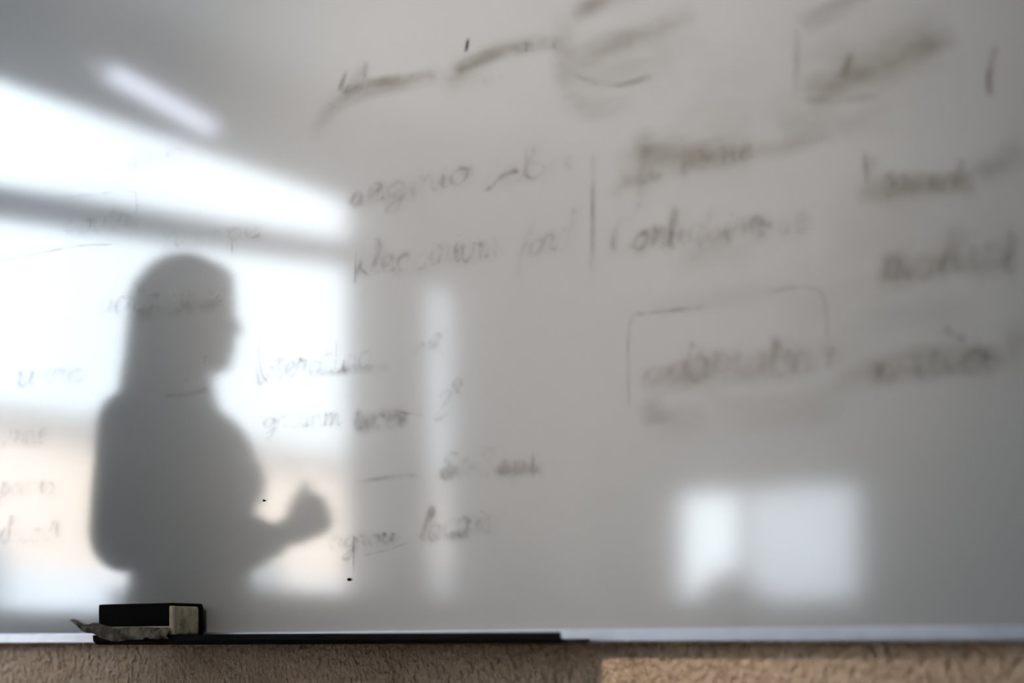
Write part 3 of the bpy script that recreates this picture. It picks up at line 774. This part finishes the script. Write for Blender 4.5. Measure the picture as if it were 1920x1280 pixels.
# top rows
smear([(585,265),(625,200),(700,168),(780,150),(835,136)], 46, .42)
smear([(612,190),(660,158),(690,115)], 40, .30)
line([(640,178),(690,154),(760,147),(822,140)], 26, .34, 'brown')
line([(688,110),(682,150)], 13, .75, 'brown'); line([(650,128),(636,172)], 14, .55, 'brown')
smear([(835,155),(880,118),(950,92),(1045,74)], 52, .44)
smear([(830,180),(870,150),(930,140)], 60, .16)
line([(879,70),(873,100)], 10, .62, 'dot'); line([(850,136),(905,110),(990,92)], 30, .32, 'brown')
word('nens', 985, 100, 1042, 88, 18, 'brown', .45, 7)
word('v-', 905, 160, 950, 148, 14, 'brown', .22, 7)
smear([(1065,20),(1055,110),(1060,190)], 60, .26); smear([(1070,30),(1120,10),(1200,-25)], 56, .46)
smear([(1060,112),(1130,84),(1200,62),(1310,20)], 52, .34); smear([(1050,170),(1130,110),(1260,80)], 120, .18)
line([(1075,140),(1120,155),(1170,158),(1225,142)], 17, .36, 'brown'); smear([(1050,185),(1110,205),(1200,190)], 70, .2)
smear([(1500,50),(1560,20),(1640,-20)], 60, .42); line([(1496,20),(1494,110),(1492,190)], 18, .20, 'brown')
smear([(1510,190),(1570,150),(1640,110),(1760,70)], 90, .34); line([(1580,150),(1592,110),(1602,102)], 22, .6, 'brown')
smear([(1650,120),(1730,90),(1800,60)], 60, .28); line([(1500,190),(1570,186),(1655,180)], 20, .26, 'brown')
smear([(1460,250),(1540,230),(1680,220)], 90, .26); line([(1868,85),(1855,140),(1858,185)], 18, .62, 'red')
smear([(1060,160),(1180,110),(1330,60)], 170, .14); smear([(1500,160),(1640,110),(1800,60)], 210, .20); smear([(1160,330),(1280,290),(1420,270)], 170, .16)
# second row
word('seginio', 655, 388, 880, 345, 30, 'brown', .46, 8); line([(690,375),(715,350)], 18, .55, 'brown')
smear([(650,385),(720,365),(800,350)], 50, .16)
word('lebii', 905, 358, 1075, 318, 32, 'brown', .36, 8); line([(908,360),(945,328),(975,320)], 14, .46, 'brown')
smear([(1165,340),(1230,290),(1330,285),(1410,275)], 100, .36); smear([(1145,370),(1180,335),(1240,325)], 46, .36); smear([(1200,240),(1225,290)], 70, .28)
word('ferienne', 1190, 348, 1412, 296, 34, 'brown', .36, 11); smear([(1400,290),(1490,272),(1560,245)], 50, .32)
word('henude', 1615, 372, 1832, 352, 36, 'brown', .50, 13); smear([(1600,370),(1700,350),(1835,340)], 60, .42); line([(1620,275),(1626,350)], 14, .5, 'brown')
smear([(1830,330),(1890,300),(1925,280)], 80, .36)
# third row
word('Kleocinium', 664, 520, 935, 482, 32, 'grey', .52, 8, fade=lambda x, y: 1.0)
line([(668,462),(666,540)], 7, .35, 'grey')
word('ford', 970, 490, 1072, 462, 36, 'grey', .42, 8)
line([(1112,285),(1112,400),(1109,522)], 15, .46, 'brown')
word('Conligbire-se', 1146, 474, 1515, 432, 34, 'brown', .52, 10); smear([(1300,455),(1380,435),(1450,425)], 70, .18)
smear([(1250,500),(1340,470),(1420,470)], 80, .12, 'smear')
word('multipl', 1652, 525, 1905, 505, 42, 'brown', .44, 14); smear([(1640,520),(1760,500),(1910,490)], 90, .26)
# boxed words
line([(1185,590),(1260,582),(1330,575)], 10, .42, 'grey'); line([(1186,592),(1178,640),(1180,770)], 10, .30, 'grey')
line([(1440,548),(1510,538),(1545,560),(1552,640)], 12, .24, 'brown'); smear([(1220,580),(1330,560),(1500,540)], 60, .18, 'smear')
word('adaptation', 1205, 725, 1560, 690, 42, 'red', .36, 14); smear([(1200,730),(1320,700),(1540,680)], 80, .34)
word('crita', 1640, 712, 1860, 690, 46, 'grey', .42, 15); smear([(1560,720),(1680,690),(1780,680),(1930,670)], 90, .40)
line([(1770,610),(1790,632),(1812,634)], 20, .42, 'brown'); smear([(1880,640),(1930,620)], 80, .34)
smear([(1200,800),(1260,790),(1330,775)], 80, .32); smear([(1215,740),(1230,800)], 70, .22); smear([(1330,770),(1500,770),(1620,720)], 90, .24)
smear([(1450,620),(1650,580),(1850,570)], 260, .16); smear([(1180,240),(1500,180),(1880,120)], 330, .12); smear([(1540,420),(1700,420),(1900,400)], 200, .16)
# lower middle
word('Literatura', 482, 712, 700, 690, 27, 'grey', .40, 6); smear([(560,705),(640,694),(735,688)], 26, .34, 'grey'); line([(631,640),(632,685)], 6, .38, 'grey')
line([(486,655),(492,700),(503,716)], 6, .36, 'grey')
word('1°', 776, 706, 826, 672, 26, 'grey', .46, 8); word('2°', 816, 784, 866, 762, 28, 'grey', .55, 9)
word('gramm', 492, 806, 640, 798, 22, 'grey', .32, 6); word('tica', 660, 806, 756, 800, 24, 'grey', .36, 8); smear([(662,800),(710,785),(770,778)], 52, .38, 'grey'); line([(740,772),(800,778)], 8, .3, 'grey')
line([(664,905),(720,896),(788,890)], 13, .46, 'grey')
word('Et Sept', 822, 896, 1010, 884, 26, 'brown', .50, 8); smear([(815,890),(860,884),(910,878)], 34, .36, 'grey'); smear([(925,888),(970,878),(1024,880)], 34, .40); line([(1000,838),(1001,900)], 7, .34, 'grey')
word('agrou', 615, 1028, 740, 1018, 22, 'grey', .46, 7); line([(664,1000),(664,1080)], 6, .4, 'grey'); line([(680,1042),(730,1030),(768,1016)], 7, .44, 'grey')
word('locais', 786, 1014, 922, 996, 30, 'grey', .50, 8); smear([(795,1005),(860,1002),(920,990)], 30, .38, 'grey')
# faint rows over the mirrored window and the dark figure
word('oeuxo', 236, 318, 345, 300, 26, 'pale', .22, 5); line([(0,492),(60,478),(140,462),(215,458)], 5, .34, 'pale')
line([(110,372),(190,362),(245,358),(256,370),(256,430)], 4, .26, 'pale')
word('coutri', 120, 440, 258, 424, 24, 'pale', .42, 5); word('nompe', 305, 462, 490, 444, 24, 'grey', .34, 6); line([(436,440),(436,478)], 6, .45, 'grey')
word('uotogines', 182, 592, 428, 560, 26, 'pale', .55, 7); line([(252,592),(330,582),(420,570)], 36, .24, 'grey')
word('uero', 30, 722, 160, 712, 24, 'pale', .34, 6); word('sde', 335, 722, 412, 708, 26, 'pale', .46, 7); line([(310,742),(350,740),(395,728)], 14, .25, 'grey')
word('anne', 0, 834, 90, 828, 24, 'pale', .32, 6); word('ponrio', 0, 930, 102, 924, 24, 'pale', .32, 6); word('decoer', 0, 1018, 112, 1008, 26, 'pale', .36, 6)
# dried specks of ink
def dot(px, py, r):
    LAYER[0] += 1; off = 0.00025 + 0.00001 * LAYER[0]
    bm = bmesh.new(); lay = bm.verts.layers.float.new('ink'); n = 12
    vs = []
    for k in range(n):
        v = bm.verts.new(board_point(px + r * math.cos(2*math.pi*k/n), py + 0.7 * r * math.sin(2*math.pi*k/n), off)); v[lay] = 1.0; vs.append(v)
    bm.faces.new(vs); obj('ink_dot', bm, INK['dot'], panel)
dot(656, 1086, 4.0); dot(496, 938, 2.6)
